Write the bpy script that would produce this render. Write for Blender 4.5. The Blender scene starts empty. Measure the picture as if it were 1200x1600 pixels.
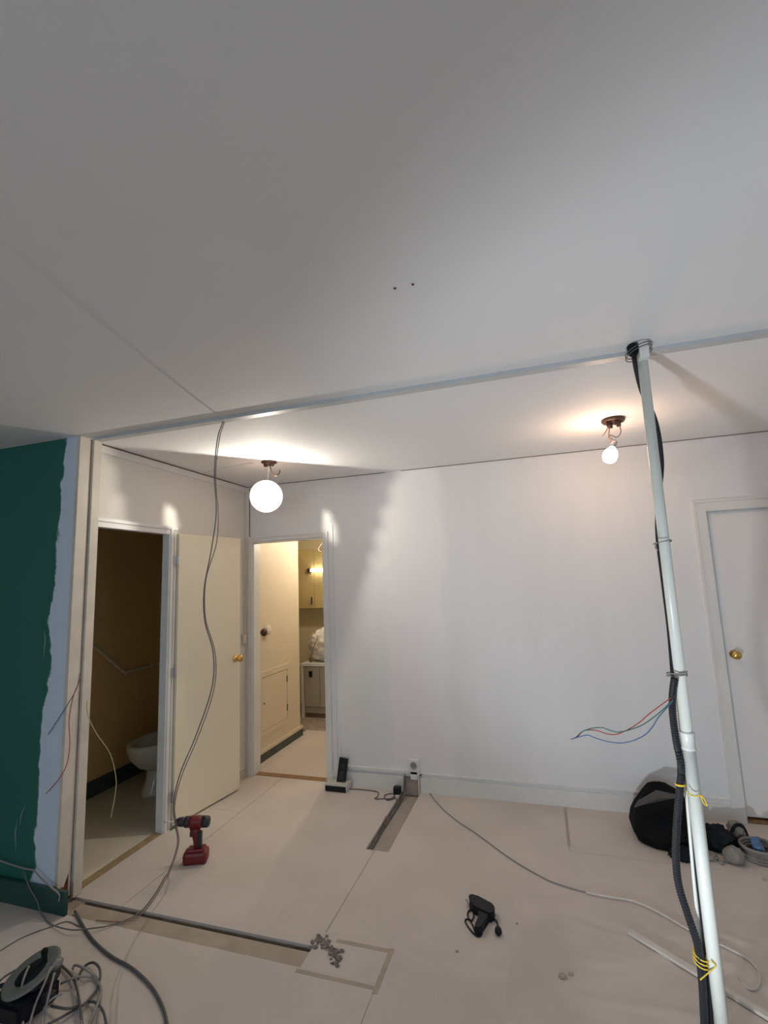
import bpy, bmesh, math, random
from mathutils import Vector, Matrix, noise
random.seed(7)
S = bpy.context.scene
COL = S.collection

# ------------------------------------------------------------------ camera
FPX, YAW, PITCH, ROLL, HC = 752.857, -0.30458, 0.14042, -0.03849, 1.6009
_d = Vector((math.sin(YAW)*math.cos(PITCH), math.cos(YAW)*math.cos(PITCH), math.sin(PITCH)))
_r = Vector((math.cos(YAW), -math.sin(YAW), 0)); _u = _r.cross(_d)
CR = math.cos(ROLL)*_r + math.sin(ROLL)*_u
CU = -math.sin(ROLL)*_r + math.cos(ROLL)*_u
cam_data = bpy.data.cameras.new('camera'); cam = bpy.data.objects.new('camera', cam_data); COL.objects.link(cam)
cam_data.sensor_fit = 'HORIZONTAL'; cam_data.sensor_width = 36; cam_data.lens = 36*FPX/1200; cam_data.clip_start = 0.02
m = Matrix.Identity(4)
for i, v in enumerate((CR, CU, -_d)):
    for k in range(3): m[k][i] = v[k]
m.translation = (0, 0, HC); cam.matrix_world = m
S.camera = cam

# ------------------------------------------------------------------ light & exposure
S.view_settings.view_transform = 'Standard'; S.view_settings.look = 'None'
S.view_settings.gamma = 1; S.view_settings.use_curve_mapping = False
S.view_settings.exposure = 0.0
world = bpy.data.worlds.new('world'); S.world = world; world.use_nodes = True
world.node_tree.nodes['Background'].inputs[0].default_value = (0.62, 0.74, 0.9, 1)
world.node_tree.nodes['Background'].inputs[1].default_value = 0.6
DAY_POWER = 52.0        # daylight through the window behind the camera
FLOOD_POWER = 65.0     # work lamp on the floor
BULB_EMIT = 95.0       # bare bulb surface
GLOBE_POINT = 34.0      # bulb inside the glass globe
GLOBE_EMIT = 5.2        # milky glow of the globe
KITCHEN_EMIT = 450.0
day = bpy.data.lights.new('window_behind_offscreen', 'AREA'); day.shape = 'RECTANGLE'; day.size = 2.6; day.size_y = 1.4
day.energy = DAY_POWER; day.color = (0.70, 0.83, 1.0)
day_o = bpy.data.objects.new('window_behind_offscreen', day); COL.objects.link(day_o)
day_o.location = (-0.2, -3.17, 1.55); day_o.rotation_euler = (math.pi/2, 0, 0)

def hit(x, y, ax, val):
    """photo pixel (1200x1600) -> point where its ray meets the plane axis=val"""
    v = _d*FPX + CR*(x-600) - CU*(y-800)
    o = Vector((0, 0, HC)); return o + v*((val-o[ax])/v[ax])
def FL(x, y, z=0.0): return hit(x, y, 2, z)
def PY(x, y, Y): return hit(x, y, 1, Y)
def PX(x, y, X): return hit(x, y, 0, X)

# ------------------------------------------------------------------ helpers
def link(o, parent=None):
    COL.objects.link(o)
    if parent is not None: o.parent = parent
    return o
def empty(name, loc=(0, 0, 0)):
    o = bpy.data.objects.new(name, None); o.location = loc; o.empty_display_size = .05
    return link(o)
def obj(name, bm, mat, parent=None, smooth=False, local=True):
    """bmesh in world coordinates -> object; under a parent it is re-expressed in the parent's frame"""
    me = bpy.data.meshes.new(name)
    bmesh.ops.recalc_face_normals(bm, faces=bm.faces)
    off = Vector((0, 0, 0)); p = parent
    while p is not None: off += p.location; p = p.parent
    if off.length: bmesh.ops.translate(bm, verts=bm.verts, vec=-off)
    bm.to_mesh(me); bm.free()
    if smooth:
        for f in me.polygons: f.use_smooth = True
    me.materials.append(mat)
    return link(bpy.data.objects.new(name, me), parent)
def tag(o, label, cat, group=None):
    o['label'] = label; o['category'] = cat
    if group: o['group'] = group
    return o
def struct(o, label=None):
    o['kind'] = 'structure'
    if label: o['label'] = label
    return o
def thing(name, label, cat, loc=(0, 0, 0), group=None): return tag(empty(name, loc), label, cat, group)
def B(): return bmesh.new()
def box(bm, a, b, mtx=None, bevel=0):
    a = Vector(a); b = Vector(b)
    r = bmesh.ops.create_cube(bm, size=1)
    vs = r['verts']
    c = (a+b)/2; s = b-a
    for v in vs: v.co = Vector((v.co.x*s.x+c.x, v.co.y*s.y+c.y, v.co.z*s.z+c.z))
    if bevel:
        es = list({e for v in vs for e in v.link_edges})
        g = bmesh.ops.bevel(bm, geom=es, offset=bevel, segments=2, affect='EDGES', profile=.6)
        vs = list({v for f in g['faces'] for v in f.verts} | {v for v in vs if v.is_valid})
    if mtx is not None: bmesh.ops.transform(bm, matrix=mtx, verts=[v for v in vs if v.is_valid])
    return bm
def B1(a, b, bevel=0, mtx=None): return box(B(), a, b, mtx, bevel)
def ring_verts(bm, c, ax, r, n, rx=None):
    ax = Vector(ax).normalized(); t = ax.orthogonal().normalized(); s = ax.cross(t)
    return [bm.verts.new(Vector(c)+t*math.cos(2*math.pi*i/n)*r+s*math.sin(2*math.pi*i/n)*(rx or r)) for i in range(n)]
def bridge(bm, a, b):
    n = len(a)
    for i in range(n): bm.faces.new((a[i], a[(i+1) % n], b[(i+1) % n], b[i]))
def lathe(bm, base, axis, prof, n=20, cap=True):
    """prof = [(r, h)] along the axis"""
    axis = Vector(axis).normalized(); t = axis.orthogonal().normalized(); s = axis.cross(t); prev = None
    for k, (r, h) in enumerate(prof):
        r = max(r, 1e-4)
        cur = [bm.verts.new(Vector(base)+axis*h+(t*math.cos(2*math.pi*i/n)+s*math.sin(2*math.pi*i/n))*r) for i in range(n)]
        if prev: bridge(bm, prev, cur)
        elif cap: bm.faces.new(cur)
        prev = cur
    if cap: bm.faces.new(prev)
    return bm
def spline(pts, n=8):
    pts = [Vector(p) for p in pts]
    if len(pts) < 3: return [pts[0].lerp(pts[-1], i/n) for i in range(n+1)]
    out = []
    for i in range(len(pts)-1):
        p0 = pts[i-1] if i else pts[0]*2-pts[1]
        p1, p2 = pts[i], pts[i+1]
        p3 = pts[i+2] if i+2 < len(pts) else p2*2-p1
        for k in range(n):
            t = k/n
            out.append(.5*((2*p1)+(p2-p0)*t+(2*p0-5*p1+4*p2-p3)*t*t+(3*p1-p0-3*p2+p3)*t**3))
    out.append(pts[-1]); return out
def tube(bm, pts, r, n=8, sub=8, rf=None, raw=False):
    ps = [Vector(p) for p in pts] if raw else spline(pts, sub)
    prev = None; nrm = None
    for i, p in enumerate(ps):
        t = (ps[min(i+1, len(ps)-1)]-ps[max(i-1, 0)])
        t = t.normalized() if t.length > 1e-9 else Vector((0, 0, 1))
        nrm = t.orthogonal().normalized() if nrm is None else (nrm-t*nrm.dot(t)).normalized()
        s = t.cross(nrm); rr = r*(rf(i, len(ps)) if rf else 1)
        cur = [bm.verts.new(p+(nrm*math.cos(2*math.pi*k/n)+s*math.sin(2*math.pi*k/n))*rr) for k in range(n)]
        if prev: bridge(bm, prev, cur)
        else: bm.faces.new(cur)
        prev = cur
    bm.faces.new(prev); return bm
def resample(pts, step):
    ps = spline(pts, 24); out = [ps[0]]; acc = 0
    for a, b in zip(ps, ps[1:]):
        L = (b-a).length; pos = step-acc
        while pos <= L: out.append(a.lerp(b, pos/L)); pos += step
        acc = (acc+L) % step
    return out
def prism(bm, poly, ext):
    """polygon of 3D points extruded by the vector ext"""
    a = [bm.verts.new(Vector(p)) for p in poly]; b = [bm.verts.new(Vector(p)+Vector(ext)) for p in poly]
    bridge(bm, a, b); bm.faces.new(a); bm.faces.new(b[::-1]); return bm
def blob(center, size, seed, amp=.18, freq=2.2, sub=4, flat=None, crease=0):
    bm = B(); bmesh.ops.create_icosphere(bm, subdivisions=sub, radius=1)
    for v in bm.verts:
        d = v.co.normalized(); q = d*freq+Vector((seed*7.3, seed*3.1, seed))
        k = 1+amp*noise.noise(q)+amp*.6*noise.noise(q*2.3)
        if crease: k -= crease*abs(noise.noise(q*3.1))
        c = Vector((d.x*size[0], d.y*size[1], d.z*size[2]))*k+Vector(center)
        if flat is not None and c.z < flat: c.z = flat
        v.co = c
    return bm

def mat(name, col, rough=.6, var=0, vscale=4, bump=0, bscale=60, metal=0, spec=.5, stretch=None, col2=None, vlo=.35, vhi=.65, detail=4):
    m = bpy.data.materials.new(name); m.use_nodes = True; nt = m.node_tree; bs = nt.nodes['Principled BSDF']
    bs.inputs['Base Color'].default_value = (*col, 1); bs.inputs['Roughness'].default_value = rough
    bs.inputs['Metallic'].default_value = metal; bs.inputs['Specular IOR Level'].default_value = spec
    tc = nt.nodes.new('ShaderNodeNewGeometry')
    src = tc.outputs['Position']
    if stretch:
        mp = nt.nodes.new('ShaderNodeMapping'); mp.inputs['Scale'].default_value = stretch
        nt.links.new(src, mp.inputs['Vector']); src2 = mp.outputs[0]
    else: src2 = src
    if var or col2:
        nz = nt.nodes.new('ShaderNodeTexNoise'); nz.inputs['Scale'].default_value = vscale; nz.inputs['Detail'].default_value = detail
        nt.links.new(src2, nz.inputs['Vector'])
        rp = nt.nodes.new('ShaderNodeValToRGB'); rp.color_ramp.elements[0].position = vlo; rp.color_ramp.elements[1].position = vhi
        c2 = col2 or tuple(c*(1-var) for c in col)
        rp.color_ramp.elements[0].color = (*c2, 1); rp.color_ramp.elements[1].color = (*col, 1)
        nt.links.new(nz.outputs['Fac'], rp.inputs[0]); nt.links.new(rp.outputs[0], bs.inputs['Base Color'])
    if bump:
        bz = nt.nodes.new('ShaderNodeTexNoise'); bz.inputs['Scale'].default_value = bscale; bz.inputs['Detail'].default_value = 5
        nt.links.new(src, bz.inputs['Vector'])
        bp = nt.nodes.new('ShaderNodeBump'); bp.inputs['Strength'].default_value = bump; bp.inputs['Distance'].default_value = .01
        nt.links.new(bz.outputs['Fac'], bp.inputs['Height']); nt.links.new(bp.outputs[0], bs.inputs['Normal'])
    return m
def emit_mat(name, col, strength):
    m = bpy.data.materials.new(name); m.use_nodes = True; nt = m.node_tree
    nt.nodes.remove(nt.nodes['Principled BSDF']); e = nt.nodes.new('ShaderNodeEmission')
    e.inputs[0].default_value = (*col, 1); e.inputs[1].default_value = strength
    nt.links.new(e.outputs[0], nt.nodes['Material Output'].inputs[0]); return m

M = {}
M['ceil'] = mat('ceiling_paint', (.84, .84, .835), .75, var=.035, vscale=1.3, bump=.05, bscale=180)
M['wall'] = mat('white_plaster', (.775, .775, .77), .6, var=.05, vscale=1.5, stretch=(2.2, 2.2, .35), bump=.06, bscale=40)
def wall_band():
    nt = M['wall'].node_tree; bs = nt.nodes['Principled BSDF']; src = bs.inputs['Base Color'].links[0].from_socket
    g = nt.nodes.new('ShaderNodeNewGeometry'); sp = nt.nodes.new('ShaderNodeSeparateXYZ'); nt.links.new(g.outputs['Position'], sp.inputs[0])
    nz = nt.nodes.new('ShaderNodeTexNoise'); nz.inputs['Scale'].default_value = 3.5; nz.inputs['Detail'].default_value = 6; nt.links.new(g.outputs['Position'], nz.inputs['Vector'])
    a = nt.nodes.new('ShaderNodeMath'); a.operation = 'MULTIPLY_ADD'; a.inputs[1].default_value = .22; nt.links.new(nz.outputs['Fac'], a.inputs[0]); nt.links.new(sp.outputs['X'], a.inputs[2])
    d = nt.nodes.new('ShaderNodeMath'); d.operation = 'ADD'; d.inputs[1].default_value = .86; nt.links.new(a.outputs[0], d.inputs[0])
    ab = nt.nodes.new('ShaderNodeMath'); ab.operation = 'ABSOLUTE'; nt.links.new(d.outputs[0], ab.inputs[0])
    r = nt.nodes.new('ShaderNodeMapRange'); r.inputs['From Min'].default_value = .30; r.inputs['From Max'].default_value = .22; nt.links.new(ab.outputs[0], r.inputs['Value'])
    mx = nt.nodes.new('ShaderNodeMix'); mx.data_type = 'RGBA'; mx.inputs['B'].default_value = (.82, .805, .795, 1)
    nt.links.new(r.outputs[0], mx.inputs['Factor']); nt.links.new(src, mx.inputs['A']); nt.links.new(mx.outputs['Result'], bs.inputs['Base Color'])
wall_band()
M['wall_l'] = mat('ivory_wall', (.74, .71, .65), .6, var=.04, vscale=2, bump=.05, bscale=60)
M['trim'] = mat('white_gloss_trim', (.76, .75, .72), .38, var=.05, vscale=6)
M['trim_old'] = mat('cream_old_trim', (.70, .64, .55), .5, var=.12, vscale=7, bump=.1, bscale=50)
M['door'] = mat('ivory_door', (.87, .79, .60), .42, var=.03, vscale=3)
M['door_w'] = mat('pale_grey_door', (.82, .80, .77), .45, var=.03, vscale=3)
M['cream'] = mat('cream_corridor_wall', (.76, .66, .50), .55, var=.04, vscale=2)
M['tan'] = mat('tan_toilet_wall', (.92, .61, .27), .7, var=.08, vscale=2)
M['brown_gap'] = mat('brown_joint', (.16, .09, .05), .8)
M['darkbb'] = mat('dark_grey_skirting', (.075, .085, .08), .5, var=.2, vscale=8)
M['sheet'] = mat('cream_floor_board', (.605, .54, .49), .72, var=.09, vscale=2.2, bump=.18, bscale=26)
M['sheet2'] = mat('pinkish_film', (.595, .53, .48), .66, var=.10, vscale=3.5, bump=.1, bscale=20)
M['toiletfloor'] = mat('toilet_floor', (.74, .66, .53), .5, var=.08, vscale=3)
M['slat'] = mat('pale_slat', (.66, .61, .55), .6, var=.1, vscale=10)
M['tape'] = mat('beige_tape', (.42, .35, .28), .6, var=.15, vscale=9)
M['concrete'] = mat('rough_concrete', (.40, .33, .27), .9, var=.35, vscale=14, bump=.5, bscale=40)
M['mortar'] = mat('broken_mortar', (.30, .25, .225), .95, var=.6, vscale=60)
M['channel'] = mat('pale_channel_bed', (.42, .36, .31), .9, var=.12, vscale=6, bump=.2, bscale=40)
M['crack'] = mat('dark_trench_edge', (.15, .13, .125), .9, var=.5, vscale=10)
M['wood'] = mat('bare_brown_wood', (.33, .19, .09), .7, var=.4, vscale=14, stretch=(6, .8, 6))
M['thresh'] = mat('worn_threshold', (.40, .28, .16), .7, var=.35, vscale=12)
M['brick'] = mat('brick_red', (.22, .06, .03), .9, var=.5, vscale=30)
M['rail'] = mat('grey_painted_rail', (.56, .58, .58), .45, var=.08, vscale=6)
M['brass'] = mat('brass', (.72, .46, .14), .25, metal=1)
M['steel'] = mat('steel', (.55, .55, .55), .35, metal=1)
M['copper'] = mat('brown_metal', (.085, .038, .026), .5, metal=.2, var=.3, vscale=30)
M['white_pl'] = mat('white_plastic', (.78, .79, .75), .35)
M['pole'] = mat('white_enamel_pole', (.80, .83, .76), .32, var=.03, vscale=8)
M['black_pl'] = mat('black_plastic', (.010, .010, .013), .5, spec=.3)
M['conduit'] = mat('black_conduit', (.016, .018, .024), .42, var=.2, vscale=20)
M['bagm'] = mat('black_bag_cloth', (.004, .004, .0045), .75, spec=.15, bump=.3, bscale=30)
M['baglin'] = mat('grey_bag_lining', (.05, .05, .053), .6)
M['rag'] = mat('grey_rag', (.27, .245, .215), .9, var=.35, vscale=16, bump=.4, bscale=50)
M['darkcloth'] = mat('dark_blue_grey_cloth', (.012, .014, .017), .8, spec=.2, var=.4, vscale=12, bump=.4, bscale=40)
M['blue'] = mat('blue_plastic', (.05, .12, .24), .4)
M['drillred'] = mat('dark_red_plastic', (.16, .008, .012), .42)
M['drillblk'] = mat('charcoal_plastic', (.025, .022, .028), .45)
M['drillgrey'] = mat('printed_grey', (.22, .16, .17), .5)
M['cable_g'] = mat('grey_cable', (.30, .28, .26), .5)
M['cable_h'] = mat('dull_grey_cable', (.17, .15, .14), .5)
M['cable_d'] = mat('dark_grey_cable', (.10, .095, .09), .5)
M['cable_b'] = mat('brown_cable', (.28, .16, .12), .5)
M['cable_w'] = mat('pale_cable', (.62, .58, .52), .5)
M['w_red'] = mat('red_wire', (.42, .06, .05), .45)
M['w_blue'] = mat('blue_wire', (.08, .16, .30), .45)
M['w_green'] = mat('green_wire', (.06, .16, .13), .45)
M['w_yg'] = mat('yellow_green_wire', (.48, .44, .22), .5)
M['yellow'] = mat('yellow_wire', (.80, .58, .06), .45)
M['porcelain'] = mat('porcelain', (.70, .66, .58), .15)
M['pipe'] = mat('painted_pipe', (.92, .74, .50), .45)
M['cupboard'] = mat('honey_cupboard_front', (.58, .44, .19), .3, var=.15, vscale=4)
M['splash'] = mat('cream_tile', (.66, .58, .36), .35)
M['greycab'] = mat('taupe_cabinet', (.40, .36, .29), .45, var=.12, vscale=6)
M['plastic_sheet'] = mat('milky_plastic_sheet', (.88, .82, .70), .3, var=.10, vscale=9, bump=.5, bscale=18)
M['reelgrey'] = mat('grey_translucent_disc', (.19, .195, .18), .35, var=.2, vscale=12)
M['greybase'] = mat('pale_grey_plastic', (.56, .54, .48), .45)
M['silver'] = mat('silvered_glass', (.75, .73, .7), .35, metal=1)

# green wall: green paint, a ragged band of bare blue-white filler along its end
def green_mat():
    m = mat('green_wall_paint', (.018, .14, .105), .5, bump=.04, bscale=60); nt = m.node_tree; bs = nt.nodes['Principled BSDF']
    g = nt.nodes.new('ShaderNodeNewGeometry'); sp = nt.nodes.new('ShaderNodeSeparateXYZ'); nt.links.new(g.outputs['Position'], sp.inputs[0])
    mp = nt.nodes.new('ShaderNodeMapping'); mp.inputs['Scale'].default_value = (5, 5, 4.5); nt.links.new(g.outputs['Position'], mp.inputs[0])
    nz = nt.nodes.new('ShaderNodeTexNoise'); nz.inputs['Scale'].default_value = 1.2; nz.inputs['Detail'].default_value = 8; nt.links.new(mp.outputs[0], nz.inputs['Vector'])
    a = nt.nodes.new('ShaderNodeMath'); a.operation = 'MULTIPLY_ADD'; a.inputs[1].default_value = .16
    nt.links.new(nz.outputs['Fac'], a.inputs[0]); nt.links.new(sp.outputs['X'], a.inputs[2])
    # the filler band is a little wider low down
    z = nt.nodes.new('ShaderNodeMath'); z.operation = 'MULTIPLY_ADD'; z.inputs[1].default_value = -.022; nt.links.new(sp.outputs['Z'], z.inputs[0]); nt.links.new(a.outputs[0], z.inputs[2])
    r = nt.nodes.new('ShaderNodeMapRange'); r.inputs['From Min'].default_value = -2.588; r.inputs['From Max'].default_value = -2.578
    nt.links.new(z.outputs[0], r.inputs['Value'])
    mx = nt.nodes.new('ShaderNodeMix'); mx.data_type = 'RGBA'
    mx.inputs['A'].default_value = (.018, .14, .105, 1); mx.inputs['B'].default_value = (.66, .76, .86, 1)
    nt.links.new(r.outputs[0], mx.inputs['Factor']); nt.links.new(mx.outputs['Result'], bs.inputs['Base Color'])
    return m
M['green'] = green_mat()
M['greenbb'] = mat('green_skirting_paint', (.018, .085, .065), .4, var=.3, vscale=6)
M['chalk'] = mat('pale_scratch', (.25, .33, .31), .8)

# ------------------------------------------------------------------ room shell
XE0 = -2.504
H = 2.5; YB = 3.797; XL = -2.515; YT = 2.15
T = .1
# floor slab, with the sheets laid over it as its pieces
bm = B(); fx = [-4.8, -2.40, -1.13, -1.08, -.985, 3.1]; fy = [-3.3, 2.138, 2.163, 2.96, YB+.04, 6.6]
for i in range(5):
    for j in range(5):
        cx, cy = (fx[i]+fx[i+1])/2, (fy[j]+fy[j+1])/2
        zt = -.075 if (-2.40 < cx < -1.08 and j == 1) else -.055 if (-1.13 < cx < -.985 and j == 3) else -.012
        box(bm, (fx[i], fy[j], -.20), (fx[i+1], fy[j+1], zt))
floor = struct(obj('floor', bm, M['concrete']), 'bare concrete floor under protective sheets')
def slab(name, x0, y0, x1, y1, m, z0=-.012, z1=0.0, g=.002):
    return obj(name, B1((x0+g/2, y0+g/2, z0), (x1-g/2, y1-g/2, z1)), m, floor)
# hall side (beyond the trench)
slab('floor_sheet', XL-.01, 2.165, -2.17, 3.20, M['sheet'])
slab('floor_sheet', XL-.01, 3.20, -2.17, YB+.06, M['sheet'])
def sheet_poly(poly, m): return obj('floor_sheet', prism(B(), [(x, y, -.012) for x, y in poly], (0, 0, .012)), m, floor)
sheet_poly([(-2.168, 2.167), (-1.072, 2.167), (-1.072, 2.96), (-1.13, 2.96), (-1.13, YB+.02), (-2.168, YB+.02)], M['sheet'])
sheet_poly([(-1.069, 2.2602), (2.8, 2.2602), (2.8, 3.219), (.038, 3.219), (.038, YB+.02), (-.985, YB+.02), (-.985, 2.96), (-1.069, 2.96)], M['sheet'])
sheet_poly([(.040, 3.221), (2.8, 3.221), (2.8, YB+.03), (.040, YB+.03)], M['sheet'])
# former partition line: tape, filler strip and the rooms' front sheets
slab('floor_strip', -2.40, 2.045, -1.09, 2.135, M['tape'], z1=-.003)
slab('floor_strip', -.75, 2.189, 2.8, 2.26, M['sheet'], z1=-.0002, g=0)
slab('floor_sheet', -4.7, -3.2, -.75, 2.045, M['sheet'])
slab('floor_sheet', -.75, -3.2, 2.8, 2.19, M['sheet'])
slab('floor_sheet', -.73-.36, 2.045, -.75, 2.26, M['sheet'], z1=-.0004, g=0)
slab('floor_sheet', -4.7, 2.045, -2.40, 2.07, M['sheet'])
for a, b in (((-1.10, 2.015), (-.745, 2.035)), ((-1.0, 2.215), (-.745, 2.235)), ((-.755, 2.0), (-.733, 2.24))):
    obj('tape_strip', B1((a[0], a[1], -.002), (b[0], b[1], .0007 if a[0] < -.9 else .0013)), M['tape'], floor)
obj('tape_strip', B1((.032, 3.27, -.002), (.050, 3.77, .0007)), M['tape'], floor)
# thin wrinkled film lying over the sheets near the pole
bm = B(); nx, ny = 110, 90; x0, x1, y0, y1 = -.25, 2.2, 1.35, 2.78; gv = []
for j in range(ny+1):
    row = []
    for i in range(nx+1):
        x = x0+(x1-x0)*i/nx; y = y0+(y1-y0)*j/ny
        y += .05*noise.noise(Vector((x*2.2, 0, 3))) if j in (ny,) else 0
        e = min((x-x0)/.35, (y1-y)/.12, 1); e = max(e, 0)
        q = Vector((x*1.5+y*.4, y*4.2-x*.5, 2))
        r1 = max(0, 1-7*abs(noise.noise(q))); r2 = max(0, 1-5*abs(noise.noise(q*2.1+Vector((4, 1, 0)))))
        row.append(bm.verts.new((x, y, .0008+e*(.006*r1+.003*r2+.0015*(1+noise.noise(q*.7))))))
    gv.append(row)
for j in range(ny):
    for i in range(nx): bm.faces.new((gv[j][i], gv[j][i+1], gv[j+1][i+1], gv[j+1][i]))
obj('wrinkled_film', bm, M['sheet2'], floor, True)
# rubble lying at the bottom of the trench
bm = B(); n = 60; lo = []; hi = []
for i in range(n+1):
    x = -2.39+1.30*i/n
    w = .006+.004*noise.noise(Vector((x*9, 1, 0))); c = 2.1505+.003*noise.noise(Vector((x*3, 5, 0)))
    lo.append((x, c-w, -.078)); hi.append((x, c+w, -.078))
prism(bm, lo+hi[::-1], (0, 0, .012)); obj('trench_rubble', bm, M['mortar'], floor)
# channel cut in the floor towards the socket
obj('channel_bed', B1((-1.129, 2.961, -.06), (-.986, YB+.039, -.036)), M['channel'], floor)
def thresh(name, a, b, m): return obj(name, B1(a, b), m, floor)
thresh('threshold', (-2.563, 2.20, -.012), (-2.505, 2.83, .003), M['thresh'])
thresh('threshold', (-2.45, YB+.02, -.012), (-1.752, YB+.085, .004), M['wood'])
slab('toilet_floor', -3.52, 2.18, -2.563, 4.02, M['toiletfloor'])
slab('corridor_floor', -2.58, YB+.085, -.4, 5.05, M['sheet'])
slab('kitchen_floor', -4.2, 5.05, -.4, 6.2, M['concrete'], z1=-.004)

ceiling = struct(obj('ceiling', B1((-4.8, -3.3, H), (3.1, 6.6, H+.15)), M['ceil']), 'matt white ceiling')

def wall_y(name, y0, y1, x0, x1, openings, m):
    """wall running along X; openings = (xa, xb, za, zb)"""
    bm = B(); xs = x0
    for xa, xb, za, zb in sorted(openings):
        if xa > xs: box(bm, (xs, y0, -.012), (xa, y1, H))
        if zb < H: box(bm, (xa, y0, zb), (xb, y1, H))
        if za > 0: box(bm, (xa, y0, -.012), (xb, y1, za))
        xs = xb
    if xs < x1: box(bm, (xs, y0, -.012), (x1, y1, H))
    return struct(obj(name, bm, m))
def wall_x(name, x0, x1, y0, y1, openings, m):
    bm = B(); ys = y0
    for ya, yb, za, zb in sorted(openings):
        if ya > ys: box(bm, (x0, ys, -.012), (x1, ya, H))
        if zb < H: box(bm, (x0, ya, zb), (x1, yb, H))
        if za > 0: box(bm, (x0, ya, -.012), (x1, yb, za))
        ys = yb
    if ys < y1: box(bm, (x0, ys, -.012), (x1, y1, H))
    return struct(obj(name, bm, m))
DA = (-2.45, -1.752, 0, 1.99)      # corridor doorway
DB = (1.118, 1.93, 0, 1.985)       # right door
TD = (2.20, 2.83, 0, 1.99)        # toilet doorway (along Y)
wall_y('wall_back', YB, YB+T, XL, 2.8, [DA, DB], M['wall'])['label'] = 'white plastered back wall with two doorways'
wall_x('wall_left', XL-.045, XL, 2.175, YB+T, [TD], M['wall_l'])['label'] = 'ivory wall around the toilet doorway'
wall_y('wall_partition', 2.06, 2.175, -4.7, XE0, [], M['green'])['label'] = 'dark green wall with bare filler along its end'
wall_x('wall_toilet', -3.6, -3.5, 2.175, 4.1, [], M['tan'])['label'] = 'tan wall inside the toilet'
wall_y('wall_toilet_end', 4.0, 4.1, -3.5, XL-.045, [], M['tan'])
wall_x('wall_corridor', -2.68, -2.555, YB+T, 4.86, [], M['cream'])['label'] = 'cream corridor wall seen through the doorway'
wall_x('wall_corridor_right', -.4, -.3, YB+T, 6.2, [], M['cream'])
wall_y('wall_kitchen', 6.1, 6.2, -4.3, -.3, [], M['splash'])
wall_x('wall_kitchen_left', -4.3, -4.2, 4.1, 6.2, [], M['cream'])
wall_y('wall_kitchen_near', 4.1, 4.2, -4.3, -2.68, [], M['cream'])
wall_x('wall_far_left', -4.8, -4.7, -3.2, 2.2, [], M['wall_l'])
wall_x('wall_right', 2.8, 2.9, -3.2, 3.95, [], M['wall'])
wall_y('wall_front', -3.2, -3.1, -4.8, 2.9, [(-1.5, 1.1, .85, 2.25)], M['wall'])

# window behind the camera
pane_m = bpy.data.materials.new('window_glass'); pane_m.use_nodes = True
nt = pane_m.node_tree; nt.nodes.remove(nt.nodes['Principled BSDF'])
tr = nt.nodes.new('ShaderNodeBsdfTransparent'); gl = nt.nodes.new('ShaderNodeBsdfGlossy'); gl.inputs['Roughness'].default_value = .02
mx = nt.nodes.new('ShaderNodeMixShader'); mx.inputs[0].default_value = .06
nt.links.new(tr.outputs[0], mx.inputs[1]); nt.links.new(gl.outputs[0], mx.inputs[2]); nt.links.new(mx.outputs[0], nt.nodes['Material Output'].inputs[0])
bm = B()
for a, b in (((-1.5, -3.16, .85), (1.1, -3.11, .91)), ((-1.5, -3.16, 2.19), (1.1, -3.11, 2.25)), ((-1.5, -3.16, .91), (-1.44, -3.11, 2.19)), ((1.04, -3.16, .91), (1.1, -3.11, 2.19)), ((-.23, -3.16, .91), (-.17, -3.11, 2.19))):
    box(bm, a, b)
win = struct(obj('window_1', bm, M['trim']), 'white framed two-light window')
for a, b in ((-1.44, -.23), (-.17, 1.04)): obj('pane', B1((a, -3.138, .91), (b, -3.132, 2.19)), pane_m, win)

# trims
tn = [0]
def trim(a, b, m=None, label=None, bevel=0):
    tn[0] += 1
    return struct(obj('trim_%d' % tn[0], B1(a, b, bevel), m or M['trim']), label)
# ceiling joint on the back wall, painted over for a short stretch
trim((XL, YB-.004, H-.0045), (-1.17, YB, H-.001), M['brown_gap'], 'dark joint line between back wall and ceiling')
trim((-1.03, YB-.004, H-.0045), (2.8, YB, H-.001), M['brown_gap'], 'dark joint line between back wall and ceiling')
trim((XL, 2.2, H-.055), (XL+.012, YB-.012, H-.010), M['trim'], 'white cornice batten over the toilet door wall')
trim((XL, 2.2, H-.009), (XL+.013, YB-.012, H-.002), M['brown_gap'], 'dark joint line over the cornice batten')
trim((XL, YB-.012, .0), (XL+.03, YB, H-.012), M['trim'], 'white corner batten beside the corridor door')
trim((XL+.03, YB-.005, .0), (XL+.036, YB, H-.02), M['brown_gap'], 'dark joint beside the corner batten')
# ceiling rail left from the removed partition
bm = B1((-2.44, 2.115, H-.013), (2.8, 2.165, H+.001)); box(bm, (-2.44, 2.108, H-.018), (2.8, 2.117, H+.001))
struct(obj('trim_rail', bm, M['rail']), 'grey painted rail across the ceiling')
# corridor door casing
def casing_y(x0, x1, zt, w, d, y, m):
    bm = B1((x0-w, y-d, 0), (x0, y+.005, zt+w)); box(bm, (x1, y-d, 0), (x1+w, y+.005, zt+w)); box(bm, (x0, y-d, zt), (x1, y+.005, zt+w))
    # stepped outer bead
    box(bm, (x0-w, y-d-.006, 0), (x0-w+.014, y-d, zt+w)); box(bm, (x1+w-.014, y-d-.006, 0), (x1+w, y-d, zt+w)); box(bm, (x0-w+.014, y-d-.006, zt+w-.014), (x1+w-.014, y-d, zt+w))
    return obj('casing', bm, m)
c = casing_y(DA[0], DA[1], DA[3], .045, .012, YB, M['trim']); c.name = 'trim_door_frame'; struct(c, 'white frame of the corridor doorway')
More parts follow.
